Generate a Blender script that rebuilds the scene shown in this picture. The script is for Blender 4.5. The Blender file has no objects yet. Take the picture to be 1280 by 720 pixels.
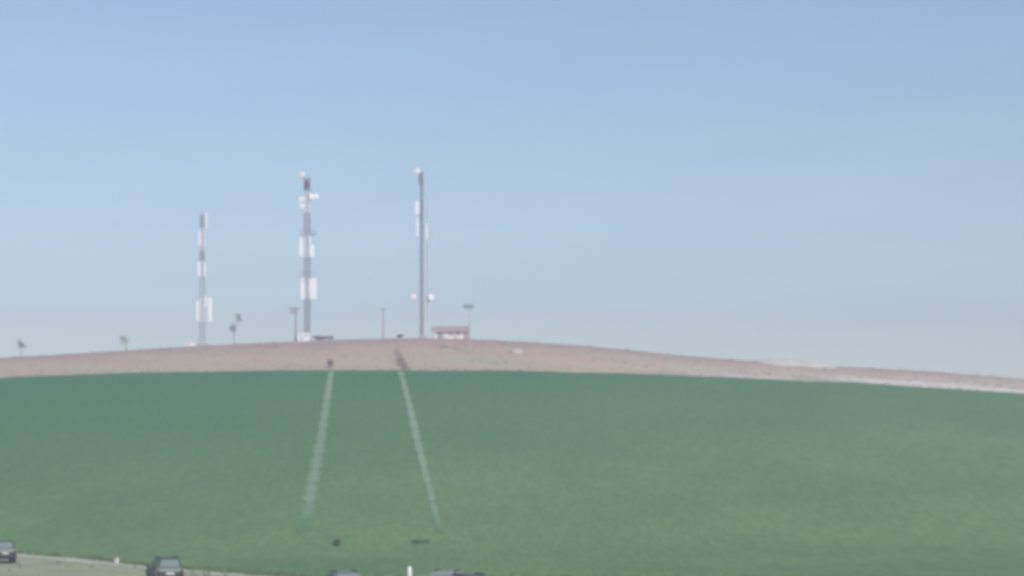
import bpy, bmesh, math, random
import numpy as np
from mathutils import Vector, Matrix, Euler

random.seed(7)
C = bpy.context.scene.collection
scene = bpy.context.scene

# ------------------------------------------------------------------ frame geometry
HFOV = math.radians(25.0)
K = 2 * math.tan(HFOV / 2) / 1280.0          # metres per photo pixel per metre of distance
CX, HY = 640.0, 600.0                        # principal column, horizon row (lens shifted up)
GZ = -6.5                                    # level of the flat ground below the camera

def wx(px, Y): return (px - CX) * K * Y
def wz(py, Y): return (HY - py) * K * Y

# ------------------------------------------------------------------ terrain
Y_TOP, Y_RIDGE, Y_FOOT = 389.0, 450.0, 195.0
RIDGE = [(-900, 560), (-300, 478), (-100, 455), (0, 447), (80, 444), (160, 438.5), (240, 432.5), (300, 430.5), (360, 427), (420, 424.5),
         (500, 423), (580, 423.5), (640, 426.5), (700, 430.5), (760, 435.5), (820, 441), (880, 447), (940, 452),
         (1030, 457), (1080, 460), (1150, 464), (1220, 470), (1280, 474), (1500, 494), (2200, 570)]
EDGE = [(-900, 575), (-300, 498), (-100, 481), (0, 474), (100, 470), (200, 467), (300, 465), (400, 464), (520, 464), (640, 465.5),
        (760, 468), (860, 472), (960, 476), (1060, 480), (1160, 486), (1280, 493), (1500, 512), (2200, 583)]
RX, RY = [np.array(v, float) for v in zip(*RIDGE)]
EX, EY = [np.array(v, float) for v in zip(*EDGE)]

def smooth_curve(px, xs, ys):
    s = 0
    for d in (-36, -18, 0, 18, 36):
        s = s + np.interp(px + d, xs, ys)
    return s / 5.0

def H(x, Y):
    x = np.asarray(x, float); Y = np.asarray(Y, float)
    zt = (HY - smooth_curve(CX + x / (K * Y_TOP), EX, EY)) * K * Y_TOP
    zr = (HY - smooth_curve(CX + x / (K * Y_RIDGE), RX, RY)) * K * Y_RIDGE
    a = 0.045
    f = lambda t: (np.sqrt(t * t + a * a) + t) / 2
    t = (Y - Y_FOOT) / (Y_TOP - Y_FOOT)
    lo = GZ + (zt - GZ) * f(t) / f(1.0)
    s1 = (zt - GZ) / (Y_TOP - Y_FOOT)
    s2 = 0.045
    L = Y_RIDGE - Y_TOP
    u = np.clip((Y - Y_TOP) / L, 0, 1)
    mid = (2*u**3 - 3*u**2 + 1) * zt + (u**3 - 2*u**2 + u) * L * s1 + (-2*u**3 + 3*u**2) * zr + (u**3 - u**2) * L * s2
    d = np.maximum(Y - Y_RIDGE, 0)
    far = np.maximum(zr + s2 * d - 0.0011 * d * d, GZ)
    z = np.where(Y <= Y_TOP, lo, np.where(Y <= Y_RIDGE, mid, far))
    z = z + 0.10 * np.sin(x * 0.071 + 1.3) * np.sin(Y * 0.047 + 0.6) + 0.05 * np.sin(x * 0.19 + Y * 0.11) * np.cos(Y * 0.17)
    return z

def h(x, Y): return float(H(x, Y))

def ground_at(px, py, y0=120.0, y1=450.0):
    """first ground point met by the sight line through a photo pixel"""
    ys = np.linspace(y0, y1, 3301)
    gp = HY - H((px - CX) * K * ys, ys) / (K * ys)
    i = int(np.argmax(gp <= py)) if (gp <= py).any() else len(ys) - 1
    Y = float(ys[i]); x = wx(px, Y)
    return Vector((x, Y, h(x, Y)))

# ------------------------------------------------------------------ materials
def hexlin(r, g, b):
    f = lambda c: (c / 255 / 12.92) if c / 255 <= 0.04045 else ((c / 255 + 0.055) / 1.055) ** 2.4
    return (f(r), f(g), f(b), 1)

def mat(name, col, rough=0.8, metal=0.0, var=0.18, scale=3.0, bump=0.0, spec=0.4):
    m = bpy.data.materials.new(name); m.use_nodes = True
    nt = m.node_tree; n = nt.nodes; l = nt.links
    b = n['Principled BSDF']
    b.inputs['Roughness'].default_value = rough
    b.inputs['Metallic'].default_value = metal
    b.inputs['Specular IOR Level'].default_value = spec
    tc = n.new('ShaderNodeTexCoord')
    no = n.new('ShaderNodeTexNoise'); no.inputs['Scale'].default_value = scale; no.inputs['Detail'].default_value = 6
    l.new(tc.outputs['Object'], no.inputs['Vector'])
    r = n.new('ShaderNodeValToRGB')
    r.color_ramp.elements[0].position = 0.3; r.color_ramp.elements[1].position = 0.7
    c = col[:3]
    r.color_ramp.elements[0].color = (*[v * (1 - var) for v in c], 1)
    r.color_ramp.elements[1].color = (*[min(1, v * (1 + var)) for v in c], 1)
    l.new(no.outputs['Fac'], r.inputs['Fac']); l.new(r.outputs['Color'], b.inputs['Base Color'])
    if bump:
        bp = n.new('ShaderNodeBump'); bp.inputs['Strength'].default_value = bump; bp.inputs['Distance'].default_value = 0.05
        l.new(no.outputs['Fac'], bp.inputs['Height']); l.new(bp.outputs['Normal'], b.inputs['Normal'])
    return m

class NT:
    """small shorthand for building a node tree"""
    def __init__(s, name):
        s.m = bpy.data.materials.new(name); s.m.use_nodes = True
        s.nt = s.m.node_tree; s.n = s.nt.nodes; s.l = s.nt.links
        s.b = s.n['Principled BSDF']; s.b.inputs['Specular IOR Level'].default_value = 0.15
        s.b.inputs['Roughness'].default_value = 0.95
        s.tc = s.n.new('ShaderNodeTexCoord').outputs['Object']
    def noise(s, scale, detail=5, stretch=(1, 1, 1), rot=0.0, rough=0.55, off=(0, 0, 0)):
        mp = s.n.new('ShaderNodeMapping'); mp.inputs['Scale'].default_value = stretch
        mp.inputs['Rotation'].default_value = (0, 0, rot); mp.inputs['Location'].default_value = off
        s.l.new(s.tc, mp.inputs['Vector'])
        no = s.n.new('ShaderNodeTexNoise'); no.inputs['Scale'].default_value = scale
        no.inputs['Detail'].default_value = detail; no.inputs['Roughness'].default_value = rough
        s.l.new(mp.outputs['Vector'], no.inputs['Vector'])
        return no.outputs['Fac']
    def ramp(s, fac, stops):
        r = s.n.new('ShaderNodeValToRGB'); e = r.color_ramp.elements
        while len(e) < len(stops): e.new(0.5)
        for el, (p, c) in zip(e, stops):
            el.position = p; el.color = (*c[:3], 1) if not isinstance(c, (int, float)) else (c, c, c, 1)
        s.l.new(fac, r.inputs['Fac']); return r.outputs['Color']
    def mix(s, fac, a, b, mode='MIX'):
        m = s.n.new('ShaderNodeMix'); m.data_type = 'RGBA'; m.blend_type = mode
        for sock, v in ((m.inputs[0], fac), (m.inputs[6], a), (m.inputs[7], b)):
            if hasattr(v, 'is_output'): s.l.new(v, sock)
            else: sock.default_value = v if isinstance(v, (int, float)) else (*v[:3], 1)
        return m.outputs[2]
    def math(s, op, a, b=0.0):
        m = s.n.new('ShaderNodeMath'); m.operation = op; m.use_clamp = False
        for sock, v in ((m.inputs[0], a), (m.inputs[1], b)):
            if hasattr(v, 'is_output'): s.l.new(v, sock)
            else: sock.default_value = v
        return m.outputs[0]
    def xyz(s):
        q = s.n.new('ShaderNodeSeparateXYZ'); s.l.new(s.tc, q.inputs[0]); return q.outputs
    def attr(s, name):
        a = s.n.new('ShaderNodeAttribute'); a.attribute_name = name; return a.outputs['Fac']
    def bump(s, fac, strength, dist):
        b = s.n.new('ShaderNodeBump'); b.inputs['Strength'].default_value = strength; b.inputs['Distance'].default_value = dist
        s.l.new(fac, b.inputs['Height']); s.l.new(b.outputs['Normal'], s.b.inputs['Normal'])
    def out(s, col): s.l.new(col, s.b.inputs['Base Color']); return s.m

# field: young green cereal, bluish on the upper slope, yellower low down and to the right
def field_material():
    t = NT('green_crop')
    big = t.noise(0.012, 4, (1, 1.6, 1))
    mid = t.noise(0.06, 5, (1, 0.5, 1), off=(31, 7, 0))
    fine = t.noise(0.9, 6, (1, 1, 1))
    rows = t.noise(1.4, 3, (3.0, 0.10, 1), rot=-0.21)
    green = FIELD_A; yellow = FIELD_B
    x, y, z = t.xyz()
    g = t.math('ADD', t.math('MULTIPLY', x, 0.0042), t.math('MULTIPLY', y, -0.0046))   # crop gets yellower to the right and downhill
    g = t.math('ADD', g, t.math('MULTIPLY', big, 0.6))
    g = t.math('ADD', g, 1.68)
    c = t.ramp(g, [(0.05, green), (1.0, yellow)])
    c = t.mix(t.ramp(mid, [(0.40, 0.0), (0.62, 0.4)]), c, [v * 1.0 for v in FIELD_C])
    c = t.mix(t.ramp(fine, [(0.35, 0.0), (0.75, 0.5)]), c, (0.11, 0.135, 0.07))
    c = t.mix(t.ramp(rows, [(0.4, 0.0), (0.65, 0.22)]), c, (0.03, 0.06, 0.03))
    head = t.math('ADD', t.math('MULTIPLY', t.math('ADD', y, -384.0), 0.16), t.math('MULTIPLY', t.math('ADD', t.noise(0.15, 5, off=(2, 4, 0)), -0.5), 1.6))
    c = t.mix(t.ramp(head, [(0.1, 0.0), (0.8, 0.75)]), c, (0.135, 0.140, 0.085))      # thin crop on bare headland
    t.bump(fine, 0.6, 0.12)
    return t.out(c)
FIELD_A = (0.016, 0.212, 0.060)
FIELD_B = (0.185, 0.305, 0.108)
FIELD_C = (0.070, 0.230, 0.075)

def ground_material():
    t = NT('dry_ground')
    x, y, z = t.xyz()
    n1 = t.noise(0.05, 5, (1, 3.0, 1))
    n2 = t.noise(0.35, 6, (1, 2.2, 1), off=(5, 9, 0))
    n3 = t.noise(2.2, 6)
    n4 = t.noise(0.05, 3, (1, 1, 1), off=(80, 3, 0), rough=0.6)
    soil = t.mix(t.ramp(n4, [(0.42, 0.0), (0.6, 1.0)]), (0.50, 0.43, 0.31), (0.60, 0.40, 0.31))
    plough = (0.37, 0.275, 0.25)
    straw = (0.52, 0.47, 0.32)
    pale = (0.72, 0.64, 0.53)
    # stubble near the crop, ploughed earth near the crest
    v = t.math('ADD', t.math('MULTIPLY', t.math('ADD', y, -389.0), 1 / 61.0), t.math('MULTIPLY', t.math('ADD', n1, -0.5), 0.55))
    c = t.ramp(v, [(0.02, straw), (0.34, straw), (0.56, (0.50, 0.375, 0.29)), (0.78, plough)])
    c = t.mix(t.ramp(t.math('MULTIPLY', x, 0.01), [(0.0, 0.0), (0.6, 0.85)]), c, t.ramp(v, [(0.25, pale), (0.6, (0.56, 0.47, 0.40)), (0.85, plough)]))
    c = t.mix(t.ramp(n2, [(0.42, 0.0), (0.58, 0.85)]), c, soil)
    c = t.mix(t.ramp(n3, [(0.5, 0.0), (0.8, 0.4)]), c, (0.26, 0.21, 0.17))
    # level verge below the field: thin dry grass over grey earth
    verge = t.ramp(t.mix(0.5, n2, t.noise(0.12, 5, off=(3, 3, 0))), [(0.4, (0.34, 0.38, 0.22)), (0.5, (0.43, 0.40, 0.26)), (0.6, (0.22, 0.34, 0.18))])
    verge = t.mix(t.ramp(n3, [(0.45, 0.0), (0.8, 0.5)]), verge, (0.24, 0.30, 0.19))
    lowfac = t.ramp(t.math('MULTIPLY', y, 0.001), [(0.25, 0.0), (0.30, 1.0)])
    c = t.mix(lowfac, verge, c)
    t.bump(n3, 0.5, 0.15)
    return t.out(c)

def strip_material(name, a, b, fade_attr=True, under=(0.05, 0.12, 0.055), scale=0.5, patch=(0.35, 0.65)):
    """a worn strip: attribute wear 0..1 blends it into what it was worn from"""
    t = NT(name)
    n1 = t.noise(scale, 5); n2 = t.noise(0.7, 6, rough=0.7)
    c = t.ramp(n1, [(patch[0], a), (patch[1], b)])
    if fade_attr:
        w = t.attr('wear')
        w = t.math('ADD', w, t.math('MULTIPLY', t.math('ADD', n2, -0.5), 1.5))
        c = t.mix(t.ramp(w, [(0.1, 0.0), (0.8, 1.0)]), under, c)
    t.bump(n2, 0.4, 0.06)
    return t.out(c)

M = {}
M['field'] = field_material()
M['ground'] = ground_material()
M['tram'] = strip_material('worn_pale_crop', (0.22, 0.35, 0.21), (0.27, 0.39, 0.25), under=(0.11, 0.225, 0.085))
M['path'] = strip_material('pale_dirt', (0.56, 0.57, 0.46), (0.46, 0.46, 0.36), under=(0.34, 0.36, 0.25))
M['chalk'] = strip_material('pale_chalk', (0.80, 0.74, 0.65), (0.68, 0.62, 0.53), under=(0.46, 0.38, 0.31))
M['rut'] = strip_material('damp_dark_earth', (0.20, 0.17, 0.12), (0.25, 0.20, 0.15), under=(0.42, 0.33, 0.25))
M['steel'] = mat('weathered_steel', (0.23, 0.22, 0.25), 0.6, 0.25, 0.2, 2.0)
M['dull_red'] = mat('faded_red_paint', (0.30, 0.19, 0.20), 0.6, 0.0, 0.25, 2.0)
M['galvanised'] = mat('dull_galvanised_steel', (0.42, 0.45, 0.49), 0.6, 0.2, 0.15, 2.0)
M['white_steel'] = mat('white_painted_steel', (0.84, 0.84, 0.85), 0.5, 0.0, 0.1, 2.0)
M['radome'] = mat('white_plastic', (0.88, 0.88, 0.89), 0.45, 0.0, 0.05, 2.0)
M['tray'] = mat('grey_cable', (0.10, 0.10, 0.11), 0.7, 0.0, 0.2, 3.0)
M['pale_tray'] = mat('pale_galvanised', (0.62, 0.63, 0.66), 0.5, 0.2, 0.1, 3.0)
M['concrete'] = mat('concrete', (0.42, 0.40, 0.37), 0.9, 0.0, 0.2, 2.5, 0.3)
M['white_wall'] = mat('white_cabin', (0.80, 0.80, 0.80), 0.6, 0.0, 0.06, 1.5)
M['grey_metal'] = mat('grey_metal', (0.32, 0.33, 0.35), 0.5, 0.5, 0.15, 2.0)
M['cream'] = mat('cream_render', (0.80, 0.78, 0.73), 0.9, 0.0, 0.08, 1.5, 0.2)
M['mauve_wall'] = mat('brown_grey_render', (0.40, 0.335, 0.31), 0.9, 0.0, 0.15, 1.5, 0.2)
M['roof'] = mat('brown_roof_sheet', (0.46, 0.385, 0.345), 0.8, 0.0, 0.2, 2.0, 0.2)
M['dark'] = mat('dark_opening', (0.03, 0.032, 0.036), 0.4, 0.0, 0.1, 2.0)
M['wood'] = mat('grey_brown_timber', (0.30, 0.25, 0.25), 0.9, 0.0, 0.25, 4.0, 0.3)
M['pale_pole'] = mat('pinkish_grey_pole', (0.46, 0.40, 0.39), 0.7, 0.0, 0.1, 3.0)
M['bark'] = mat('bark', (0.20, 0.165, 0.14), 0.95, 0.0, 0.25, 6.0, 0.5)
M['leaf'] = mat('grey_green_leaves', (0.16, 0.19, 0.15), 0.8, 0.0, 0.4, 1.6)
M['dry_leaf'] = mat('brown_dry_twigs', (0.26, 0.21, 0.17), 0.9, 0.0, 0.35, 1.6)
M['weed'] = mat('dark_weeds', (0.09, 0.16, 0.075), 0.85, 0.0, 0.35, 3.0)
M['stone'] = mat('pale_stone', (0.52, 0.48, 0.43), 0.95, 0.0, 0.18, 3.0, 0.5)
M['post_white'] = mat('white_post_paint', (0.80, 0.80, 0.78), 0.6, 0.0, 0.06, 6.0)
M['black_paint'] = mat('black_paint', (0.03, 0.03, 0.03), 0.6, 0.0, 0.1, 6.0)
M['car_green'] = mat('dark_green_paint', (0.016, 0.040, 0.028), 0.35, 0.0, 0.08, 1.5, spec=0.5)
M['car_olive'] = mat('dark_olive_paint', (0.024, 0.048, 0.032), 0.4, 0.0, 0.1, 1.5, spec=0.5)
M['car_grey'] = mat('grey_paint', (0.13, 0.14, 0.14), 0.35, 0.2, 0.06, 1.5, spec=0.5)
M['car_pale'] = mat('pale_beige_paint', (0.26, 0.27, 0.24), 0.4, 0.0, 0.06, 1.5, spec=0.5)
M['car_dark'] = mat('charcoal_green_paint', (0.030, 0.042, 0.036), 0.4, 0.0, 0.06, 1.5, spec=0.5)
M['glass'] = mat('car_glass', (0.17, 0.22, 0.20), 0.05, 0.0, 0.05, 1.0, spec=0.8)  # base colour lightened to stand in for reflected sky
M['tyre'] = mat('tyre_rubber', (0.022, 0.022, 0.022), 0.9, 0.0, 0.2, 8.0, 0.3)
M['rim'] = mat('alloy', (0.42, 0.42, 0.43), 0.4, 0.7, 0.08, 4.0)
M['trim'] = mat('black_trim', (0.025, 0.026, 0.026), 0.7, 0.0, 0.15, 6.0)
M['lamp_red'] = mat('red_lamp', (0.09, 0.02, 0.018), 0.25, 0.0, 0.1, 8.0)
M['lamp_clear'] = mat('clear_lamp', (0.65, 0.65, 0.62), 0.2, 0.0, 0.1, 8.0)
M['plate'] = mat('number_plate', (0.70, 0.70, 0.66), 0.5, 0.0, 0.05, 8.0)

# ------------------------------------------------------------------ mesh helpers
class MB:
    def __init__(s): s.bm = bmesh.new()
    def box(s, c, size, rot=None, bevel=0.0):
        mtx = Matrix.Translation(Vector(c)) @ (rot.to_matrix().to_4x4() if rot is not None else Matrix()) @ Matrix.Diagonal((*size, 1))
        r = bmesh.ops.create_cube(s.bm, size=1.0, matrix=mtx)
        if bevel:
            vs = set(r['verts']); es = [e for e in s.bm.edges if e.verts[0] in vs and e.verts[1] in vs]
            bmesh.ops.bevel(s.bm, geom=es, offset=bevel, segments=2, affect='EDGES', profile=0.6)
    def bar(s, a, b, w, seg=4, w2=None):
        a = Vector(a); b = Vector(b); d = b - a
        if d.length < 1e-6: return
        q = d.to_track_quat('Z', 'Y').to_matrix().to_4x4()
        r1 = w / 2; r2 = (w if w2 is None else w2) / 2
        k = 1.35 if seg == 4 else 1.0
        bmesh.ops.create_cone(s.bm, cap_ends=True, segments=seg, radius1=r1 * k, radius2=r2 * k, depth=d.length,
                              matrix=Matrix.Translation((a + b) / 2) @ q @ Matrix.Rotation(math.pi / 4 if seg == 4 else 0, 4, 'Z'))
    def prism(s, pts, axis_len, mtx=None, cut=None):
        """pts: (y,z) outline, extruded along x, centred"""
        v0 = [s.bm.verts.new((-axis_len / 2, p[0], p[1])) for p in pts]
        v1 = [s.bm.verts.new((axis_len / 2, p[0], p[1])) for p in pts]
        n = len(pts)
        fs = [s.bm.faces.new(v0[::-1]), s.bm.faces.new(v1)]
        for i in range(n): fs.append(s.bm.faces.new((v0[i], v0[(i + 1) % n], v1[(i + 1) % n], v1[i])))
        return v0 + v1
    def poly(s, pts, thick_vec):
        n = len(pts); t = Vector(thick_vec)
        a = [s.bm.verts.new(Vector(p)) for p in pts]; b = [s.bm.verts.new(Vector(p) + t) for p in pts]
        s.bm.faces.new(a); s.bm.faces.new(b[::-1])
        for i in range(n): s.bm.faces.new((a[(i + 1) % n], a[i], b[i], b[(i + 1) % n]))
    def lathe(s, prof, seg=20, mtx=None):
        """prof: (r, h) closed-ended profile revolved about z, then placed by mtx"""
        rings = []
        for r, hh in prof:
            ring = []
            for i in range(seg):
                a = 2 * math.pi * i / seg
                p = Vector((r * math.cos(a), r * math.sin(a), hh))
                ring.append(s.bm.verts.new(mtx @ p if mtx else p))
            rings.append(ring)
        for q in range(len(rings) - 1):
            for i in range(seg):
                s.bm.faces.new((rings[q][i], rings[q][(i + 1) % seg], rings[q + 1][(i + 1) % seg], rings[q + 1][i]))
        s.bm.faces.new(rings[0][::-1]); s.bm.faces.new(rings[-1])
    def build(s, name, m, parent=None, smooth=False):
        bmesh.ops.recalc_face_normals(s.bm, faces=s.bm.faces[:])
        me = bpy.data.meshes.new(name); s.bm.to_mesh(me); s.bm.free()
        if smooth:
            for p in me.polygons: p.use_smooth = True
        me.materials.append(m)
        o = bpy.data.objects.new(name, me); C.objects.link(o)
        if parent is not None: o.parent = parent
        return o

def tag(o, label=None, cat=None, group=None, kind=None):
    if label: o['label'] = label
    if cat: o['category'] = cat
    if group: o['group'] = group
    if kind: o['kind'] = kind
    return o

def empty(name, loc, rz=0.0, label=None, cat=None, group=None):
    o = bpy.data.objects.new(name, None); C.objects.link(o)
    o.location = loc; o.rotation_euler = (0, 0, rz); o.empty_display_size = 0.3
    return tag(o, label, cat, group)

def copy_tree(o, parent=None):
    c = o.copy(); C.objects.link(c)
    if parent is not None: c.parent = parent
    for ch in list(o.children): copy_tree(ch, c)
    return c

def grid_mesh(name, X, Y, Z, m, kind='structure', attr=None, smooth=True):
    ny, nx = X.shape
    vs = np.stack([X.ravel(), Y.ravel(), Z.ravel()], 1)
    idx = np.arange(nx * ny).reshape(ny, nx)
    f = np.stack([idx[:-1, :-1], idx[:-1, 1:], idx[1:, 1:], idx[1:, :-1]], -1).reshape(-1, 4)
    me = bpy.data.meshes.new(name); me.from_pydata(vs.tolist(), [], f.tolist()); me.update()
    if attr is not None:
        a = me.attributes.new('wear', 'FLOAT', 'POINT'); a.data.foreach_set('value', attr.ravel().astype(np.float32))
    if smooth:
        me.polygons.foreach_set('use_smooth', [True] * len(me.polygons))
    me.materials.append(m)
    o = bpy.data.objects.new(name, me); C.objects.link(o); o['kind'] = kind
    return o

# ------------------------------------------------------------------ ground, field, tracks
xs = np.unique(np.concatenate([np.linspace(-700, -160, 46), np.arange(-160, 161, 2.0), np.linspace(160, 700, 46)]))
ys = np.unique(np.concatenate([np.linspace(-60, 110, 18), np.arange(110, 520, 2.0), np.linspace(520, 900, 39)]))
GX, GY = np.meshgrid(xs, ys)
grid_mesh('ground', GX, GY, H(GX, GY), M['ground'])

# lower edge of the crop: a worn way crosses obliquely on the left, then level verge
def plan(pxpy, **k):
    return [tuple(ground_at(px, py, **k)[:2]) for px, py in pxpy]
ROAD = [(-78, 208)] + plan([(-60, 689.5), (0, 691), (22, 692), (90, 696.5), (150, 703), (250, 712.5), (330, 719), (400, 724)]) + [(0, 147.5), (20, 147), (60, 146), (200, 146), (420, 146)]
rdx, rdy = [np.array(v, float) for v in zip(*ROAD)]
def field_low(x):
    x = np.asarray(x, float)
    y = np.interp(x, rdx, rdy)
    y = np.where(x < rdx[0], rdy[0] + (rdx[0] - x) * 0.3, y)
    return y + 0.35 * np.sin(x * 0.9) + 0.25 * np.sin(x * 2.3 + 1)
def field_high(x):
    x = np.asarray(x, float)
    return Y_TOP + 0.8 * np.sin(x * 0.05) + 0.5 * np.sin(x * 0.31 + 2) + 0.25 * np.sin(x * 1.1)
fx = np.arange(-330, 331, 1.5)
V = np.linspace(0, 1, 150)
FX = np.tile(fx, (len(V), 1))
FY = field_low(fx)[None] * (1 - V[:, None]) + field_high(fx)[None] * V[:, None]
CROP = 0.20
FZ = H(FX, FY) + CROP
FX = np.vstack([FX[:1], FX, FX[-1:]]); FZ = np.vstack([FZ[:1] - CROP - 0.05, FZ, FZ[-1:] - CROP - 0.05])
FY = np.vstack([FY[:1] - 0.12, FY, FY[-1:] + 0.12])
grid_mesh('crop_field', FX, FY, FZ, M['field'])

def strip(name, pts, width, m, lift, n=120, wear=None, wob=0.0, tz=0.0, ribs=5):
    """ribbon draped on the terrain along a plan polyline"""
    P = np.array(pts, float)
    d = np.r_[0, np.cumsum(np.hypot(*np.diff(P, axis=0).T))]
    s = np.linspace(0, d[-1], n)
    cx = np.interp(s, d, P[:, 0]); cy = np.interp(s, d, P[:, 1])
    k = max(3, n // 14)
    ker = np.ones(k) / k
    cxp = np.convolve(np.pad(cx, k, mode='reflect', reflect_type='odd'), ker, 'same')[k:-k]
    cyp = np.convolve(np.pad(cy, k, mode='reflect', reflect_type='odd'), ker, 'same')[k:-k]
    tx, ty = np.gradient(cxp), np.gradient(cyp); L = np.hypot(tx, ty)
    nx, ny = ty / L, -tx / L
    wv = np.interp(np.linspace(0, 1, n), np.linspace(0, 1, len(np.atleast_1d(width))), np.atleast_1d(width)) if np.ndim(width) else np.full(n, width)
    wv = wv * (1 + wob * np.sin(s * 0.7) * np.cos(s * 0.23 + 1))
    u = np.linspace(-1, 1, ribs)
    X = cxp[:, None] + nx[:, None] * u[None] * wv[:, None] / 2
    Y = cyp[:, None] + ny[:, None] * u[None] * wv[:, None] / 2
    Z = H(X, Y) + lift
    W = (np.ones(n) if wear is None else np.interp(np.linspace(0, 1, n), *np.array(wear, float).T))[:, None] * (1 - 0.55 * np.abs(u[None]) ** 2)
    return grid_mesh(name, X, Y, Z, m, attr=W)

left_line = [(414, 466), (409, 500), (402, 545), (394, 590), (386, 630), (380, 668)]
right_line = [(501, 466), (511, 505), (521, 550), (532, 595), (541, 630), (551, 670)]
strip('wheel_track', plan(left_line), [0.85, 1.1, 1.15, 1.35, 1.3], M['tram'], CROP + 0.03, 220, wear=[(0, 0.9), (0.25, 0.75), (0.55, 0.62), (0.88, 0.6), (1, 0.1)], wob=0.35)
strip('wheel_track', plan(right_line), [0.95, 0.85, 1.05, 0.8, 0.7], M['tram'], CROP + 0.03, 220, wear=[(0, 0.85), (0.2, 0.9), (0.7, 0.85), (0.93, 0.6), (1, 0.1)], wob=0.35)

# worn pale way along the foot of the field
strip('dirt_road', [(x - 1.3, y - 1.3) for x, y in ROAD[1:9]], [2.6, 2.4, 2.2, 2.0, 1.6], M['path'], 0.02, 160, wear=[(0, .7), (0.3, 0.85), (0.55, 0.5), (0.8, 0.75), (1, 0.4)], wob=0.2)
# pale way between crop and bare ground on the right of the hill
strip('dirt_path', plan([(815, 467.0), (880, 470.0), (950, 471.8), (1060, 474.5), (1130, 479.5), (1200, 484), (1275, 489.5), (1340, 494)]), [1.5, 6.0, 8.0, 10.0, 14.0, 14.0, 12.0, 10.0], M['chalk'], 0.03, 140,
      wear=[(0, 0.1), (0.15, 0.6), (0.4, 0.45), (0.6, 1.5), (1, 1.6)], wob=0.12)
strip('dark_rut', plan([(495, 436), (499, 446), (503, 456), (508, 463)]), [0.8, 1.5, 1.7, 1.6], M['rut'], 0.03, 60, wear=[(0, 0.1), (0.4, 0.7), (1, 0.8)], wob=0.3)

# ------------------------------------------------------------------ uncountable grass
def tufts(name, spots, m, seed, blades=6):
    rng = random.Random(seed); V_, F_ = [], []
    for x, y, z, hgt in spots:
        for _ in range(blades):
            a = rng.uniform(0, 6.283); r = rng.uniform(0, 0.5) * hgt; lean = rng.uniform(0.1, 0.7) * hgt
            bx, by = x + r * math.cos(a), y + r * math.sin(a); wv = hgt * 0.16
            q = a + rng.uniform(0.8, 2.2); i = len(V_)
            V_ += [(bx - wv * math.cos(q), by - wv * math.sin(q), z - 0.03), (bx + wv * math.cos(q), by + wv * math.sin(q), z - 0.03),
                   (bx + lean * math.cos(a), by + lean * math.sin(a), z + hgt * rng.uniform(0.6, 1.1))]
            F_.append((i, i + 1, i + 2))
    me = bpy.data.meshes.new(name); me.from_pydata(V_, [], F_); me.update(); me.materials.append(m)
    o = bpy.data.objects.new(name, me); C.objects.link(o); o['kind'] = 'stuff'
    return o
M['grass_green'] = mat('verge_grass', (0.13, 0.20, 0.075), 0.9, 0, 0.5, 0.8)
M['grass_dry'] = mat('dry_grass', (0.36, 0.30, 0.20), 0.9, 0, 0.4, 0.25)
rg = random.Random(11)
sp = []
for _ in range(1500):                       # ragged line where crop meets the way and the verge
    x = rg.uniform(-70, 45); y = float(field_low(x)) + rg.gauss(0, 0.5)
    sp.append((x, y, h(x, y), rg.uniform(0.12, 0.42)))
for _ in range(2600):                       # thin patches over the level verge
    x = rg.uniform(-70, 40); y = rg.uniform(118, 200)
    if y > float(field_low(x)) - 3.2: continue
    if math.sin(x * 0.31 + y * 0.05) * math.cos(y * 0.17 + x * 0.05) + rg.uniform(-0.5, 0.5) < 0.15: continue
    sp.append((x, y, h(x, y), rg.uniform(0.10, 0.30)))
for _ in range(2200):                       # crop thinning out into the bare headland
    x = rg.uniform(-130, 130); y = float(field_high(x)) + abs(rg.gauss(0, 0.9)) * (0.4 + 1.2 * max(0, math.sin(x * 0.17 + 1.1) * math.cos(x * 0.051)))
    sp.append((x, y, h(x, y), rg.uniform(0.15, 0.38)))
tufts('verge_grass', sp, M['grass_green'], 12)
sp = []
for _ in range(9000):                       # dry grass and stubble over the hilltop, thickest beside the crop
    x = rg.uniform(-150, 150); y = Y_TOP - 0.3 + 62 * rg.random() ** 2.0
    if math.sin(x * 0.21 + y * 0.3) * math.cos(x * 0.07 - y * 0.11) + rg.uniform(-0.6, 0.6) < 0.0: continue
    sp.append((x, y, h(x, y), rg.uniform(0.12, 0.40)))
tufts('dry_grass', sp, M['grass_dry'], 13, 5)

# ------------------------------------------------------------------ masts
def lattice(h0, h1, w0, w1, H0, H1, leg=0.11, br=0.06, step=1.5):
    """square lattice between heights h0 and h1 of a mast tapering from w0 at H0 to w1 at H1"""
    mb = MB()
    W = lambda z: w0 + (w1 - w0) * (z - H0) / (H1 - H0)
    n = max(1, round((h1 - h0) / step)); zs = [h0 + (h1 - h0) * i / n for i in range(n + 1)]
    cor = lambda z: [Vector((sx * W(z) / 2, sy * W(z) / 2, z)) for sx, sy in ((-1, -1), (1, -1), (1, 1), (-1, 1))]
    for i in range(n):
        a, b = cor(zs[i]), cor(zs[i + 1])
        for j in range(4):
            k = (j + 1) % 4
            mb.bar(a[j], b[j], leg)
            mb.bar(a[j], b[k], br); mb.bar(a[k], b[j], br)
            mb.bar(b[j], b[k], br)
    return mb

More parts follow.
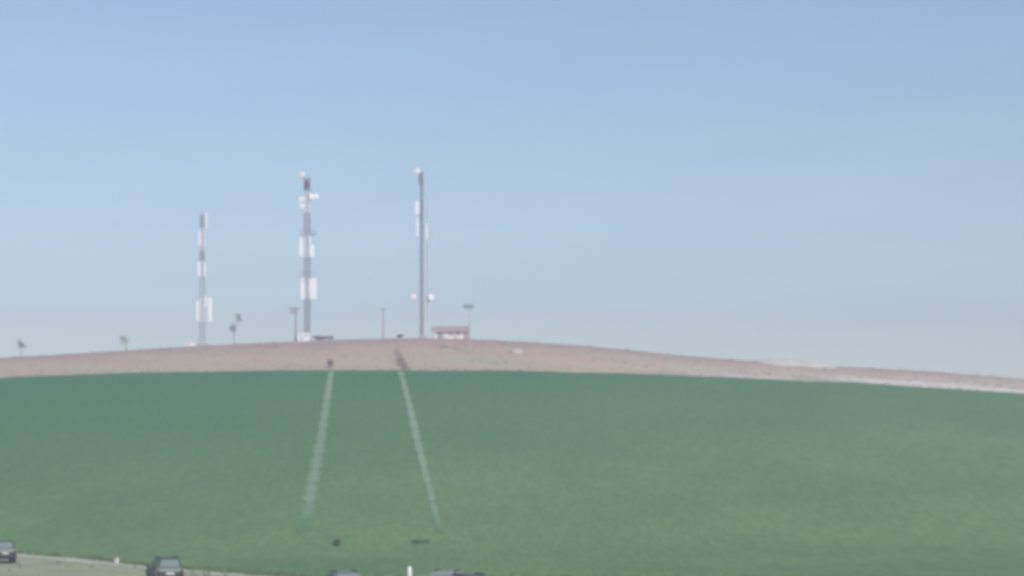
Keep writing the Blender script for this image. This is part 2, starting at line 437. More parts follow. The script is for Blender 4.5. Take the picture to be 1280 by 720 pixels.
def drum(parent, pos, r, direction, name='dish_antenna'):
    q = Vector(direction).to_track_quat('Z', 'Y').to_matrix().to_4x4()
    mb = MB()
    mb.lathe([(0.12 * r, -0.35 * r), (0.5 * r, -0.25 * r), (r * 0.98, 0.0), (r, 0.05), (r, 0.55 * r), (r * 0.93, 0.63 * r), (r * 0.5, 0.72 * r), (0.05, 0.75 * r)], 24,
             Matrix.Translation(Vector(pos)) @ q)
    o = mb.build(name, M['radome'], parent)
    b = MB(); b.bar(Vector(pos) - Vector(direction).normalized() * 0.3 * r, (pos[0] * 0.3, pos[1] * 0.3, pos[2]), 0.1, 8); b.bar((pos[0]*0.9, pos[1]*0.9, pos[2] - 0.4), (pos[0]*0.9, pos[1]*0.9, pos[2] + 0.4), 0.09, 8)
    b.build('bracket', M['steel'], o)
    return o

def panel(parent, pos, w, hh, d=0.22):
    mb = MB(); mb.box(pos, (w, d, hh), bevel=0.05)
    o = mb.build('panel_antenna', M['radome'], parent)
    b = MB()
    for dz in (-0.32, 0.32):
        b.bar((pos[0], pos[1] + d / 2, pos[2] + dz * hh), (pos[0] * 0.35, 0.15, pos[2] + dz * hh), 0.07)
    b.bar((pos[0], pos[1] + d / 2 + 0.08, pos[2] - hh * 0.45), (pos[0], pos[1] + d / 2 + 0.08, pos[2] + hh * 0.45), 0.07, 8)
    b.build('bracket', M['grey_metal'], o)
    return o

def mast(px, py_base, Y, w0, w1, bands, label, top, tray_w=0.35, tray_mat='tray', leg=0.085, br=0.042):
    x = wx(px, Y); base = h(x, Y); s = K * Y
    HT = (py_base - top) * s
    t = empty('telecom_mast', (x, Y, base), 0, label, 'telecom mast', 'telecom masts on the ridge')
    hh = lambda py: (py_base - py) * s
    f = MB(); f.box((0, 0, 0.15), (w0 + 0.9, w0 + 0.9, 0.7), bevel=0.04); f.build('concrete_base', M['concrete'], t)
    for pa, pb, mk in bands:
        z0, z1 = hh(pa), hh(pb)
        if pa >= py_base: z0 = 0.5
        lattice(z0 + 0.004, z1 - 0.004, w0, w1, 0, HT, leg * (1.5 if mk == 'white_steel' else 1), br * (1.7 if mk == 'white_steel' else 1)).build('lattice_section', M[mk], t)
    c = MB()
    z = 0.5
    for q in range(3): c.box((0.02 + 0.09 * q, 0.16, (0.5 + HT) / 2), (0.05, 0.05, HT - 0.9))
    while z < HT - 0.6:
        c.box((-tray_w / 2 - 0.02, 0.0, z), (0.04, 0.34, 0.03)); c.box((0.11, 0.13, z), (0.3, 0.03, 0.03)); z += 0.4
    c.box((-tray_w / 2 - 0.02, 0.18, (0.5 + HT) / 2), (0.05, 0.04, HT - 0.9)); c.box((-tray_w / 2 - 0.02, -0.18, (0.5 + HT) / 2), (0.05, 0.04, HT - 0.9))
    c.build('cable_ladder', M[tray_mat], t)
    r = MB(); r.bar((0, 0, HT - 0.3), (0, 0, HT + 0.9), 0.07, 8, 0.02); r.build('lightning_rod', M['steel'], t)
    return t, hh, s

def platform(t, z, r):
    p = MB()
    for k in range(12):
        a0, a1 = 2 * math.pi * k / 12, 2 * math.pi * (k + 1) / 12
        for zz in (z, z + 1.0):
            p.bar((r * math.cos(a0), r * math.sin(a0), zz), (r * math.cos(a1), r * math.sin(a1), zz), 0.05)
        if k % 3 == 0:
            p.bar((r * math.cos(a0), r * math.sin(a0), z), (r * math.cos(a0), r * math.sin(a0), z + 1.0), 0.05)
            p.bar((0.3 * math.cos(a0), 0.3 * math.sin(a0), z), (r * math.cos(a0), r * math.sin(a0), z), 0.05)
    p.build('ring_platform', M['grey_metal'], t)

# thick mast in the middle
t, hh, s = mast(384, 424, 450, 0.95, 1.05,
    [(424, 372, 'steel'), (372, 345, 'white_steel'), (345, 320, 'dull_red'), (320, 292, 'white_steel'), (292, 264, 'dull_red'), (264, 238, 'white_steel'), (238, 219, 'steel')],
    'tall thick lattice mast with wide white antenna bands above a white equipment cabin', 219, 0.4, 'grey_metal')
for dx, w_ in ((-0.92, 0.62), (-0.35, 0.0), (1.18, 0.66), (1.62, 0.4)):
    if w_: panel(t, (dx, -0.55 if w_ > .5 else 0.1, (hh(372) + hh(345)) / 2), w_, 27 * s)
panel(t, (0.62, -0.6, (hh(371) + hh(347)) / 2), 0.38, 23 * s)
panel(t, (-1.15, -0.30, (hh(318) + hh(294)) / 2), 0.7, 24 * s); panel(t, (1.0, -0.45, (hh(319) + hh(304)) / 2), 0.85, 15 * s)
panel(t, (0.62, -0.6, (hh(303) + hh(293)) / 2), 0.45, 10 * s)
drum(t, (-1.12, -0.55, hh(248)), 0.58, (-0.25, -1, 0)); drum(t, (-1.05, -0.5, hh(256)), 0.52, (-0.2, -1, 0))
drum(t, (0.9, -0.5, hh(244.5)), 0.55, (0.3, -1, 0.0)); drum(t, (1.75, -0.35, hh(243.5)), 0.48, (0.5, -1, 0))
drum(t, (-0.9, -0.4, hh(217)), 0.62, (-0.35, -1, 0))
b = MB(); b.bar((0, 0, hh(291)), (1.9, -0.1, hh(289)), 0.14); b.bar((0.3, 0, hh(297)), (1.8, -0.1, hh(289.5)), 0.10); b.build('side_arm', M['steel'], t)
platform(t, hh(345), 1.5); platform(t, hh(292), 1.35)
dk = MB(); dk.box((0.0, -0.62, hh(229)), (0.75, 0.2, 12 * s), bevel=0.04); dk.build('equipment_box', M['tray'], t)

# slim mast on the right
t, hh, s = mast(527, 423, 450, 0.58, 0.50,
    [(423, 375, 'dull_red'), (375, 215, 'steel')],
    'tall slim dark mast with a pale feeder pipe, beside the low brown-roofed building', 214, 0.34, 'grey_metal', 0.09, 0.045)
p = MB(); p.bar((1.28, 0.0, hh(402)), (1.28, 0.0, hh(246)), 0.42, 12)
for py in range(250, 402, 15): p.bar((0.3, 0, hh(py)), (1.28, 0, hh(py)), 0.06)
p.build('feeder_pipe', M['pale_tray'], t)
panel(t, (-0.82, -0.35, hh(260)), 0.75, 17 * s); panel(t, (-0.80, -0.3, hh(284)), 0.42, 24 * s)
panel(t, (1.0, -0.5, hh(290)), 0.34, 20 * s)
drum(t, (-0.75, -0.35, hh(215)), 0.6, (-0.3, -1, 0))
drum(t, (-1.55, -0.35, hh(372)), 0.66, (-0.3, -1, 0)); drum(t, (1.75, -0.35, hh(372)), 0.60, (0.35, -1, 0))
dk = MB(); dk.box((-0.1, -0.45, hh(223)), (0.95, 0.25, 13 * s), bevel=0.05); dk.build('equipment_box', M['steel'], t); dk = MB(); dk.box((-0.05, -0.42, hh(262)), (0.55, 0.2, 26 * s), bevel=0.05); dk.build('equipment_box', M['steel'], t)

# shorter mast on the left
t, hh, s = mast(253, 432, 454, 1.0, 0.75,
    [(432, 402, 'galvanised'), (402, 372, 'white_steel'), (372, 346, 'galvanised'), (346, 326, 'white_steel'), (326, 309, 'galvanised'), (309, 284, 'white_steel'), (284, 266, 'galvanised')],
    'shortest and faintest lattice mast, standing alone beside a small white cabin', 264, 0.24, 'pale_tray', 0.06, 0.032)
panel(t, (1.55, -0.35, hh(386)), 0.75, 30 * s); panel(t, (-0.9, -0.3, hh(388)), 0.5, 24 * s); panel(t, (0.72, -0.4, hh(376)), 0.35, 14 * s)
panel(t, (-0.62, -0.4, hh(336)), 0.5, 18 * s); panel(t, (0.55, -0.4, hh(336)), 0.4, 16 * s)
panel(t, (-0.55, -0.35, hh(298)), 0.36, 18 * s); panel(t, (0.75, -0.35, hh(275)), 0.36, 20 * s)
dk = MB(); dk.box((0.0, -0.45, hh(318)), (0.85, 0.15, 10 * s), bevel=0.03); dk.build('equipment_box', M['grey_metal'], t); dk = MB(); dk.box((-0.1, -0.45, hh(276)), (0.6, 0.15, 14 * s), bevel=0.03); dk.build('equipment_box', M['grey_metal'], t)

# ------------------------------------------------------------------ cabins, building
def cabin(px, Y, w, d, hgt, label):
    x = wx(px, Y); z = h(x, Y)
    t = empty('equipment_cabin', (x, Y, z), 0.06, label, 'equipment cabin', 'white equipment cabins at the masts')
    b = MB(); b.box((0, 0, hgt / 2 - 0.15), (w, d, hgt + 0.3), bevel=0.03); b.build('wall', M['white_wall'], t)
    r = MB(); r.box((0, 0, hgt + 0.07), (w + 0.2, d + 0.2, 0.12), bevel=0.02); r.build('roof', M['white_steel'], t)
    q = MB(); q.box((-w * 0.2, -d / 2 - 0.02, hgt * 0.47), (w * 0.34, 0.05, hgt * 0.85)); o = q.build('door', M['pale_tray'], t)
    k = MB(); k.box((-w * 0.2 + w * 0.12, -d / 2 - 0.06, hgt * 0.45), (0.05, 0.05, 0.14)); k.build('handle', M['dark'], o)
    v = MB(); v.box((w * 0.25, -d / 2 - 0.02, hgt * 0.7), (w * 0.22, 0.04, hgt * 0.2)); v.build('vent', M['grey_metal'], t)
    return t
cabin(380.0, 445.5, 2.3, 2.2, 1.5, 'white cabin at the foot of the thick middle mast')
cabin(238.5, 448, 1.7, 1.6, 1.1, 'tiny white cabin left of the shortest mast')

Yb = 449.0; xb = wx(562, Yb); zb = h(xb, Yb); s = K * Yb
t = empty('low_building', (xb, Yb, zb), 0.0, 'low pale-fronted building with an overhanging brown roof beside the slim mast', 'building')
w_ = MB(); w_.box((0, 1.6, 0.78), (5.6, 3.2, 2.0)); wall = w_.build('wall', M['cream'], t)
r_ = MB()
r_.prism([(-0.35, 1.75), (-0.35, 2.0), (1.6, 2.55), (3.6, 2.15), (3.6, 1.9), (1.6, 2.3)], 7.0); r_.build('roof', M['roof'], t)
f_ = MB(); f_.box((0, -0.40, 1.62), (7.0, 0.09, 0.66)); f_.build('fascia', M['mauve_wall'], t)
for sx in (-3.25, -1.1, 1.1):
    q = MB(); q.box((sx, -0.25, 0.7), (0.14, 0.14, 1.7)); q.build('porch_post', M['pale_pole'], t)
q = MB(); q.box((3.2, 1.2, 0.95), (0.9, 2.6, 2.7)); q.build('side_annex', M['mauve_wall'], t)
for sx, ww, hh_, zc in ((-1.9, 0.8, 1.5, 0.75), (0.2, 0.7, 0.6, 1.05), (1.7, 0.7, 0.6, 1.05)):
    q = MB(); q.box((sx, -0.015, zc), (ww, 0.05, hh_)); o = q.build('door' if hh_ > 1 else 'window', M['grey_metal'], t)
    if hh_ <= 1:
        k = MB(); k.box((sx, -0.05, zc - hh_ / 2 - 0.04), (ww + 0.16, 0.1, 0.06)); k.build('sill', M['concrete'], o)
    else:
        k = MB(); k.box((sx + 0.28, -0.06, zc), (0.05, 0.06, 0.14)); k.build('handle', M['dark'], o)

# ------------------------------------------------------------------ poles
# timber pole with a transformer left of the thick mast
x = wx(369.5, 447); z = h(x, 447); s = K * 447
t = empty('utility_pole', (x, 447, z), 0, 'brown timber pole with a crossarm and dark box just left of the thick mast', 'utility pole', 'timber poles along the ridge')
p = MB(); p.bar((0, 0, -0.6), (0, 0, 44 * s), 0.36, 10, 0.26); p.build('post', M['wood'], t)
a = MB(); a.box((-0.35, -0.2, 41.5 * s), (2.3, 0.14, 0.16)); a.box((-0.35, -0.2, 38.5 * s), (1.9, 0.14, 0.16)); a.build('crossarm', M['wood'], t)
b = MB(); b.lathe([(0.3, -0.55), (0.33, -0.5), (0.33, 0.5), (0.3, 0.55)], 14, Matrix.Translation((-0.55, -0.35, 38.3 * s))); b.box((0.28, -0.3, 39.5 * s), (0.5, 0.4, 0.9), bevel=0.03); b.build('transformer', M['galvanised'], t)
for dx in (-1.3, -0.8, 0.1, 0.65):
    q = MB(); q.lathe([(0.05, 0), (0.09, 0.05), (0.05, 0.12), (0.08, 0.17), (0.04, 0.26)], 8, Matrix.Translation((dx, -0.2, 41.5 * s + 0.08))); q.build('insulator', M['concrete'], t)
# thin one between the two tall masts
x = wx(479, 456); z = h(x, 456); s = K * 456
t = empty('utility_pole', (x, 456, z), 0, 'thin faint pole with a small crossarm between the two tall masts', 'utility pole', 'timber poles along the ridge')
p = MB(); p.bar((0, 0, -0.6), (0, 0, 40 * s), 0.24, 8, 0.17); p.build('post', M['wood'], t)
a = MB(); a.box((0, -0.12, 38 * s), (1.6, 0.1, 0.11)); a.build('crossarm', M['wood'], t)
for dx in (-0.65, 0, 0.65):
    q = MB(); q.lathe([(0.04, 0), (0.08, 0.05), (0.05, 0.12), (0.03, 0.24)], 8, Matrix.Translation((dx, -0.12, 38 * s + 0.055))); q.build('insulator', M['concrete'], t)
# pale pole with a dark lamp head right of the building
g = ground_at(587, 441); s = K * g.y
t = empty('lamp_pole', g, 0, 'pale slender pole with a dark lamp head, in front of the low building', 'lamp pole')
p = MB(); p.bar((0, 0, -0.4), (0, 0, 38 * s), 0.34, 10, 0.24); p.bar((0, 0, 38 * s), (-0.1, 0, 56 * s), 0.13, 10, 0.09); p.build('post', M['pale_pole'], t)
p = MB(); p.box((-0.2, 0, 57 * s), (1.9, 0.1, 0.1)); p.build('crossbar', M['grey_metal'], t)
for dx in (-0.8, -0.2, 0.4):
    q = MB(); q.prism([(-0.18, -0.3), (0.16, -0.38), (0.22, 0.3), (-0.1, 0.42)], 0.52); o = q.build('floodlight', M['galvanised'], t)
    o.location = (dx, -0.15, 57 * s + 0.12)
    q = MB(); q.poly([(-0.2, -0.2, -0.24), (0.2, -0.2, -0.24), (0.2, -0.135, 0.33), (-0.2, -0.135, 0.33)], (0, -0.012, 0)); q.build('lens', M['glass'], o)

# ------------------------------------------------------------------ plants
def leaf_cloud(mb, c, r, n, size, rng):
    for _ in range(n):
        while True:
            p = Vector((rng.uniform(-1, 1), rng.uniform(-1, 1), rng.uniform(-1, 1)))
            if p.length <= 1: break
        p = p * (0.55 + 0.45 * p.length)
        p = Vector((p.x * r[0], p.y * r[1], p.z * r[2])) + Vector(c)
        e = Euler((rng.uniform(0, 6.3), rng.uniform(0, 6.3), rng.uniform(0, 6.3))).to_matrix()
        w = size * rng.uniform(0.6, 1.3)
        vs = [mb.bm.verts.new(p + e @ Vector(q)) for q in ((-w, 0, 0), (0, -w * 0.45, 0.1 * w), (w, 0, 0), (0, w * 0.45, 0.1 * w))]
        mb.bm.faces.new(vs)

def tree(px, py_base, py_top, Y, clumps, label, lean=0.0, leaf='leaf', seed=1):
    rng = random.Random(seed)
    x = wx(px, Y); z = h(x, Y); s = K * Y
    t = empty('young_tree', (x, Y, z), 0, label, 'tree', 'slender young trees on the ridge')
    tr = MB(); cr = MB()
    tops = []
    for (cx_, cy_, rx, rz, n) in clumps:
        c = Vector(((cx_ - px) * s, 0, (HY - cy_) * s - z)); tops.append(c)
        for _ in range(7):
            o = Vector((rng.uniform(-.6, .6) * rx * s, rng.uniform(-.6, .6) * rx * s, rng.uniform(-.6, .6) * rz * s))
            leaf_cloud(cr, c + o, (rx * s * 0.5, rx * s * 0.5, rz * s * 0.5), n // 7, 0.13, rng)
    base = Vector((0, 0, -0.3)); fork = Vector((tops[0].x * 0.4, 0, tops[0].z * 0.55))
    tr.bar(base, fork, 0.17, 8, 0.12)
    for c in tops:
        tr.bar(fork, c, 0.11, 7, 0.05)
        for k in range(4):
            a = k * 1.6 + 0.4
            tr.bar(fork.lerp(c, 0.6), c + Vector((math.cos(a) * 0.4, math.sin(a) * 0.4, 0.2 * (k % 2))), 0.05, 5, 0.02)
    tr.build('trunk', M['bark'], t); cr.build('crown', M[leaf], t)
    return t
tree(27, 446, 424, 450, [(27, 430, 6.5, 8.5, 250)], 'small round-topped young tree at the low left end of the ridge', seed=3)
tree(158, 438, 418, 452, [(157, 425, 7.5, 8, 210)], 'faint small young tree on the bare ridge left of the shortest mast', seed=5)
tree(293, 431, 392, 450, [(291, 408, 6.5, 7.5, 210), (299, 398, 5.5, 7, 150)], 'young tree with two leaning leaf tufts right of the shortest mast', seed=9)

def shrub(name, px, py, Y, w, d, hgt, n, label, cat, leaf, seed, size=0.12, lift=0.0, group=None):
    rng = random.Random(seed)
    if Y is None: g = ground_at(px, py)
    else: x = wx(px, Y); g = Vector((x, Y, h(x, Y)))
    g.z += lift
    t = empty(name, g, 0, label, cat, group)
    st = MB(); cr = MB()
    for k in range(7):
        a = k * 0.9 + rng.random()
        e = Vector((math.cos(a) * w * 0.32, math.sin(a) * d * 0.32, hgt * rng.uniform(0.55, 0.85)))
        st.bar((0, 0, -0.08), e, 0.05, 5, 0.015)
        leaf_cloud(cr, e * 0.9, (w * 0.26, d * 0.26, hgt * 0.32), n // 7, size, rng)
    leaf_cloud(cr, (0, 0, hgt * 0.4), (w * 0.4, d * 0.4, hgt * 0.4), n // 4, size, rng)
    st.build('stem', M['bark'], t); cr.build('foliage', M[leaf], t)
    return t
shrub('shrub', 400, 425, 447, 3.4, 1.6, 0.95, 420, 'low dark shrub sprawling right of the white cabin under the thick mast', 'shrub', 'dry_leaf', 21, 0.14)
shrub('shrub', 413, 422, 451, 1.5, 1.2, 0.9, 200, 'small grey-brown bush just right of the low dark shrub', 'shrub', 'dry_leaf', 22, 0.13)
shrub('shrub', 500, 424, 448, 1.7, 1.3, 0.85, 240, 'small green bush on the crest left of the slim mast', 'shrub', 'leaf', 23, 0.13)
shrub('shrub', 413, 461, None, 1.3, 1.1, 1.55, 300, 'brown dry bush at the upper end of the left wheel track', 'shrub', 'dry_leaf', 24, 0.13)
shrub('weed_clump', 421, 686, None, 0.75, 0.7, 0.62, 220, 'dark tuft of weeds in the crop below the left wheel track', 'weeds', 'weed', 25, 0.09, CROP * 0.9)
shrub('weed_clump', 525, 682, None, 1.9, 1.4, 0.34, 260, 'flat wide patch of weeds in the crop below the right wheel track', 'weeds', 'weed', 26, 0.09, CROP * 0.8)

# ------------------------------------------------------------------ stones, heap, markers
def rock(name, g, size, label, cat, m, seed, group=None, rz=0.0):
    rng = random.Random(seed)
    bm = bmesh.new(); bmesh.ops.create_icosphere(bm, subdivisions=3, radius=1.0)
    ph = [rng.uniform(0, 6) for _ in range(6)]
    for v in bm.verts:
        n = v.co.copy()
        k = 1 + 0.16 * math.sin(3 * n.x + ph[0]) * math.cos(2.5 * n.y + ph[1]) + 0.10 * math.sin(6 * n.z + ph[2] + 4 * n.x) + 0.06 * math.sin(9 * n.y + ph[3])
        v.co = Vector((n.x * size[0], n.y * size[1], n.z * size[2])) * k
        if v.co.z < -0.25 * size[2]: v.co.z = -0.25 * size[2]
    me = bpy.data.meshes.new(name); bm.to_mesh(me); bm.free(); me.materials.append(m)
    for p in me.polygons: p.use_smooth = True
    o = bpy.data.objects.new(name, me); C.objects.link(o); o.location = g; o.rotation_euler.z = rz
    return tag(o, label, cat, group)
g = ground_at(645, 441); rock('boulder', g, (1.35, 0.8, 0.62), 'low pale boulder on the bare slope right of the lamp pole', 'boulder', M['stone'], 4)
# long low heap of chalky earth on the crest
x0, x1 = wx(940, 449), wx(1040, 449)
hx = np.linspace(x0, x1, 70); hyv = np.linspace(430, 457, 32)
HX, HYY = np.meshgrid(hx, hyv)
u = (HX - x0) / (x1 - x0); v = (HYY - 430) / 27
prof = np.minimum(1, np.minimum(u * 4, (1 - u) * 3.2)) ** 0.8 * np.sin(np.pi * v) ** 0.8
HZ = H(HX, HYY) - 0.12 + prof * (0.85 + 0.08 * np.sin(HX * 1.7) + 0.1 * np.sin(HX * 4.1 + HYY))
heap = grid_mesh('earth_heap', HX, HYY, HZ, M['chalk'], attr=np.clip(prof * 5.0, 0, 2.2))
del heap['kind']
tag(heap, 'long low heap of pale chalky earth on the crest right of the masts', 'earth heap')

g = ground_at(146, 704); rock('marker_stone', g, (0.24, 0.2, 0.42), 'small pale marker stone at the edge of the crop by the dirt road', 'stone', M['stone'], 8)
Yp = 145.2; x = wx(512, Yp); g = Vector((x, Yp, h(x, Yp)))
t = empty('marker_post', g, 0, 'short white marker post at the lower edge of the green field', 'marker post')
p = MB(); p.lathe([(0.14, -0.2), (0.14, 0.55), (0.135, 0.76), (0.10, 0.87), (0.04, 0.91)], 16); p.build('post', M['post_white'], t, True)
p = MB(); p.lathe([(0.148, 0.0), (0.148, 0.16)], 16); p.build('band', M['black_paint'], t)

# ------------------------------------------------------------------ cars
def make_car(paint):
    """off-road estate car, nose along +y, wheels on z=0"""
    t = empty('parked_car', (0, 0, 0))
    def arch(cy, r, n=9):
        return [(cy - r * math.cos(math.pi * i / n), 0.34 + r * math.sin(math.pi * i / n)) for i in range(n + 1)]
    ra, fa = -1.32, 1.32
    prof = [(-2.12, 0.42)] + [(ra - 0.46, 0.34)] + arch(ra, 0.43)[1:-1] + [(ra + 0.46, 0.30), (fa - 0.46, 0.30)] + arch(fa, 0.43)[1:-1] + \
           [(fa + 0.46, 0.36), (2.12, 0.44), (2.17, 0.72), (2.10, 0.93), (1.95, 1.01), (0.98, 1.09), (-2.08, 1.08), (-2.16, 0.9), (-2.17, 0.6)]
    b = MB(); b.prism(prof, 1.72)
    es = [e for e in b.bm.edges if abs(e.verts[0].co.x - e.verts[1].co.x) < 1e-5 and min(e.verts[0].co.z, e.verts[1].co.z) > 0.5 and max(abs(e.verts[0].co.y), abs(e.verts[1].co.y)) > 0]
    es = [e for e in es if (e.verts[0].co.z > 0.86 and e.verts[1].co.z > 0.86)]
    bmesh.ops.bevel(b.bm, geom=es, offset=0.07, segments=3, affect='EDGES')
    body = b.build('body', paint, t)
    u = MB(); u.box((0, 0, 0.47), (1.2, 3.9, 0.3)); u.build('underbody', M['trim'], t)
    # cabin: lower ring at the waist, upper ring at the roof
    lo = [(-0.80, -2.02), (0.80, -2.02), (0.80, 1.02), (-0.80, 1.02)]; up = [(-0.64, -1.93), (0.64, -1.93), (0.64, 0.28), (-0.64, 0.28)]
    z0, z1 = 1.075, 1.70
    c = MB()
    a = [c.bm.verts.new((x, y, z0)) for x, y in lo]; d = [c.bm.verts.new((x, y, z1)) for x, y in up]
    c.bm.faces.new(a[::-1]); c.bm.faces.new(d)
    for i in range(4): c.bm.faces.new((a[i], a[(i + 1) % 4], d[(i + 1) % 4], d[i]))
    bmesh.ops.bevel(c.bm, geom=[e for e in c.bm.edges if not (e.verts[0].co.z < 1.2 and e.verts[1].co.z < 1.2)], offset=0.07, segments=3, affect='EDGES')
    c.build('cabin', paint, t)
    r = MB(); r.box((-0.55, -0.75, 1.745), (0.05, 1.7, 0.05)); r.box((0.55, -0.75, 1.745), (0.05, 1.7, 0.05))
    for yy in (-1.5, 0.0):
        for sx in (-0.55, 0.55): r.box((sx, yy, 1.715), (0.05, 0.08, 0.06))
    r.build('roof_rail', M['trim'], t)
    def face_pt(i, s_, v):
        A, B = Vector((*lo[i], z0)), Vector((*lo[(i + 1) % 4], z0)); D, E = Vector((*up[i], z1)), Vector((*up[(i + 1) % 4], z1))
        return A.lerp(B, s_).lerp(D.lerp(E, s_), v)
    def glass(name, i, s0, s1, v0, v1):
        pts = [face_pt(i, s0, v0), face_pt(i, s1, v0), face_pt(i, s1, v1), face_pt(i, s0, v1)]
        n = (pts[1] - pts[0]).cross(pts[3] - pts[0]).normalized()
        if n.dot((pts[0] + pts[2]) / 2 - Vector((0, -0.5, 1.4))) < 0: n = -n
        g = MB(); g.poly([p + n * 0.004 for p in pts], n * 0.014); g.build(name, M['glass'], t)
    glass('rear_window', 0, 0.12, 0.88, 0.14, 0.86)
    glass('windscreen', 2, 0.08, 0.92, 0.10, 0.88)
    for i in (1, 3):
        for s0, s1 in ((0.05, 0.30), (0.34, 0.60), (0.64, 0.90)):
            if i == 3: s0, s1 = 1 - s1, 1 - s0
            glass('side_window', i, s0, s1, 0.14, 0.84)
    for sx in (-1, 1):
        for cy in (ra, fa):
            mt = Matrix.Translation((sx * 0.76, cy, 0.36)) @ Matrix.Rotation(math.pi / 2, 4, 'Y')
            w = MB(); w.lathe([(0.20, -0.11), (0.33, -0.11), (0.36, -0.07), (0.36, 0.07), (0.33, 0.11), (0.20, 0.11)], 22, mt)
            wh = w.build('wheel', M['tyre'], t, True)
            q = MB(); q.lathe([(0.21, sx * 0.105), (0.2, sx * 0.118), (0.08, sx * 0.123), (0.03, sx * 0.128)], 16, mt); q.build('rim', M['rim'], wh)
        m_ = MB(); m_.box((sx * 0.95, 0.80, 1.14), (0.17, 0.10, 0.15), bevel=0.03); m_.build('wing_mirror', M['trim'], t)
        l = MB(); l.box((sx * 0.72, -2.16, 0.88), (0.16, 0.06, 0.30), bevel=0.015); l.build('tail_light', M['lamp_red'], t)
        l = MB(); l.box((sx * 0.64, 2.13, 0.80), (0.30, 0.08, 0.17), bevel=0.02); l.build('headlight', M['lamp_clear'], t)
        for yy in (-0.55, 0.45):
            k = MB(); k.box((sx * 0.868, yy, 0.93), (0.03, 0.16, 0.035)); k.build('handle', M['trim'], t)
    f = MB(); f.box((0, -2.2, 0.5), (1.66, 0.16, 0.22), bevel=0.04); f.build('bumper', M['trim'], t)
    f = MB(); f.box((0, 2.19, 0.5), (1.66, 0.16, 0.22), bevel=0.04); f.build('bumper', M['trim'], t)
    f = MB(); f.box((0, 2.145, 0.76), (0.86, 0.05, 0.14)); f.build('grille', M['trim'], t)
    f = MB(); f.box((0, -2.185, 0.78), (0.5, 0.03, 0.11)); f.build('number_plate', M['plate'], t)
    f = MB(); f.box((0, 2.29, 0.5), (0.5, 0.02, 0.11)); f.build('number_plate', M['plate'], t)
    return t

car = make_car(M['car_green'])
def place(o, px_or_x, Y, rz, label, paint=None, is_px=True):
    x = wx(px_or_x, Y) if is_px else px_or_x
    o.location = (x, Y, h(x, Y) + 0.01); o.rotation_euler.z = rz
    tag(o, label, 'car', 'cars parked along the dirt road')
    if paint is not None:
        for ch in o.children:
            if ch.name.split('.')[0] in ('body', 'cabin'):
                ch.data = ch.data.copy(); ch.data.materials[0] = paint
    return o
place(car, 3, 179, 0.32, 'dark green car cut off by the picture edge, standing where the pale dirt road begins')
spec = [(206, 143, 0.30, 'dark olive car with its back to us beside the pale dirt road', 'car_olive'),
        (427, 120.5, 0.25, 'grey car at the bottom edge below the left wheel track, only its roof showing', 'car_grey'),
        (562, 121.3, -0.15, 'pale beige car partly hidden behind a charcoal one, only its roof showing', 'car_pale'),
        (581, 117.3, 0.30, 'charcoal car in front of the pale beige one, only its roof showing', 'car_dark')]
for px, Y, rz, label, paint in spec:
    place(copy_tree(car), px, Y, rz, label, M[paint])

# ------------------------------------------------------------------ air
HAZE = 0.00105
hz = MB(); hz.box((0, 420, (GZ - 2.5 + 68) / 2), (1460, 1060, 68 - (GZ - 2.5)))
m = bpy.data.materials.new('pale_air'); m.use_nodes = True
n = m.node_tree.nodes; n.remove(n['Principled BSDF'])
pv = n.new('ShaderNodeVolumePrincipled'); pv.inputs['Density'].default_value = HAZE
pv.inputs['Color'].default_value = (0.57, 0.54, 0.70, 1); pv.inputs['Anisotropy'].default_value = 0.0
m.node_tree.links.new(pv.outputs['Volume'], n['Material Output'].inputs['Volume'])
o = hz.build('haze', m); o['kind'] = 'stuff'

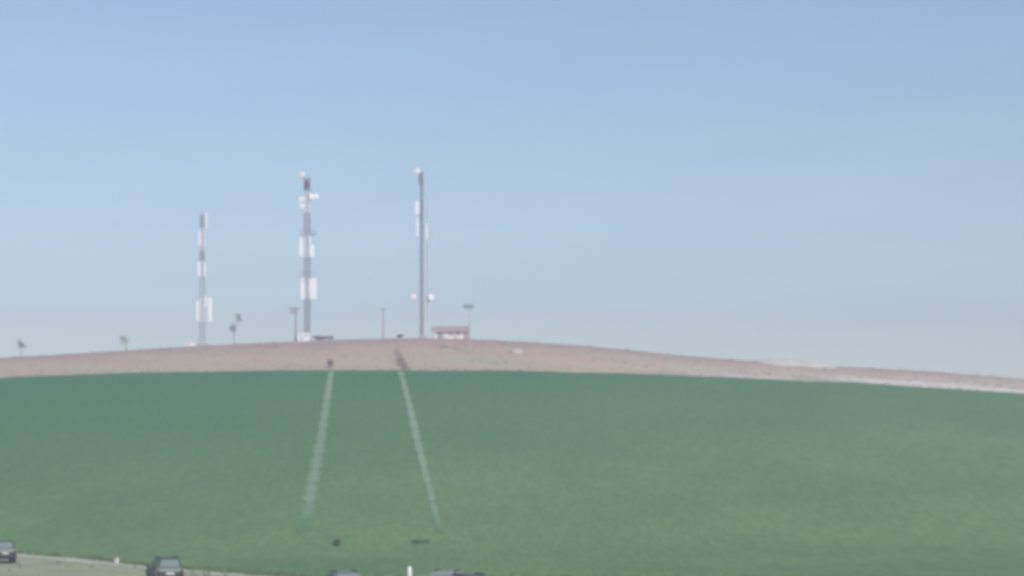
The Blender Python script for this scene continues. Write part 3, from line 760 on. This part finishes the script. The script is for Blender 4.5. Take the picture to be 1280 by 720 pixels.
# ------------------------------------------------------------------ light, sky, camera
EL, AZ = math.radians(36), math.radians(152)
w = bpy.data.worlds.new('World'); scene.world = w; w.use_nodes = True
nt = w.node_tree
sky = nt.nodes.new('ShaderNodeTexSky'); sky.sky_type = 'NISHITA'; sky.sun_disc = False
sky.sun_elevation = EL; sky.sun_rotation = AZ; sky.air_density = 1.0; sky.dust_density = 0.4; sky.ozone_density = 1.8; sky.altitude = 300
bg = nt.nodes['Background']; bg.inputs['Strength'].default_value = 0.13
tc = nt.nodes.new('ShaderNodeTexCoord'); mp = nt.nodes.new('ShaderNodeMapping'); mp.inputs['Scale'].default_value = (5, 5, 26)
no = nt.nodes.new('ShaderNodeTexNoise'); no.inputs['Scale'].default_value = 1.6; no.inputs['Detail'].default_value = 5
rp = nt.nodes.new('ShaderNodeValToRGB'); rp.color_ramp.elements[0].position = 0.35; rp.color_ramp.elements[1].position = 0.7
rp.color_ramp.elements[0].color = (0.985, 0.985, 0.99, 1); rp.color_ramp.elements[1].color = (1.035, 1.03, 1.015, 1)   # faint streaky brightness noise added to the sky colour to make it less even
mu = nt.nodes.new('ShaderNodeMix'); mu.data_type = 'RGBA'; mu.blend_type = 'MULTIPLY'; mu.inputs[0].default_value = 1.0
nt.links.new(tc.outputs['Generated'], mp.inputs['Vector']); nt.links.new(mp.outputs['Vector'], no.inputs['Vector']); nt.links.new(no.outputs['Fac'], rp.inputs['Fac'])
nt.links.new(sky.outputs['Color'], mu.inputs[6]); nt.links.new(rp.outputs['Color'], mu.inputs[7]); nt.links.new(mu.outputs[2], bg.inputs['Color'])
sd = bpy.data.lights.new('sun', 'SUN'); sd.energy = 4.0; sd.angle = math.radians(0.5); sd.color = (1.0, 0.965, 0.91)
so = bpy.data.objects.new('sun', sd); C.objects.link(so)
dirv = Vector((math.sin(AZ) * math.cos(EL), math.cos(AZ) * math.cos(EL), math.sin(EL)))
so.rotation_euler = dirv.to_track_quat('Z', 'Y').to_euler(); so.location = (60, -40, 80)

cam = bpy.data.cameras.new('camera'); co = bpy.data.objects.new('camera', cam); C.objects.link(co)
co.location = (0, 0, 0); co.rotation_euler = (math.pi / 2, 0, 0)
cam.sensor_width = 36; cam.lens = 18 / math.tan(HFOV / 2); cam.shift_y = (HY - 360) / 1280
cam.clip_start = 0.5; cam.clip_end = 5000
scene.camera = co

scene.view_settings.view_transform = 'Standard'; scene.view_settings.look = 'None'
scene.view_settings.exposure = -0.05; scene.view_settings.gamma = 1.0
scene.cycles.use_denoising = True
scene.cycles.max_bounces = 5; scene.cycles.volume_bounces = 1
scene.cycles.filter_width = 4.0
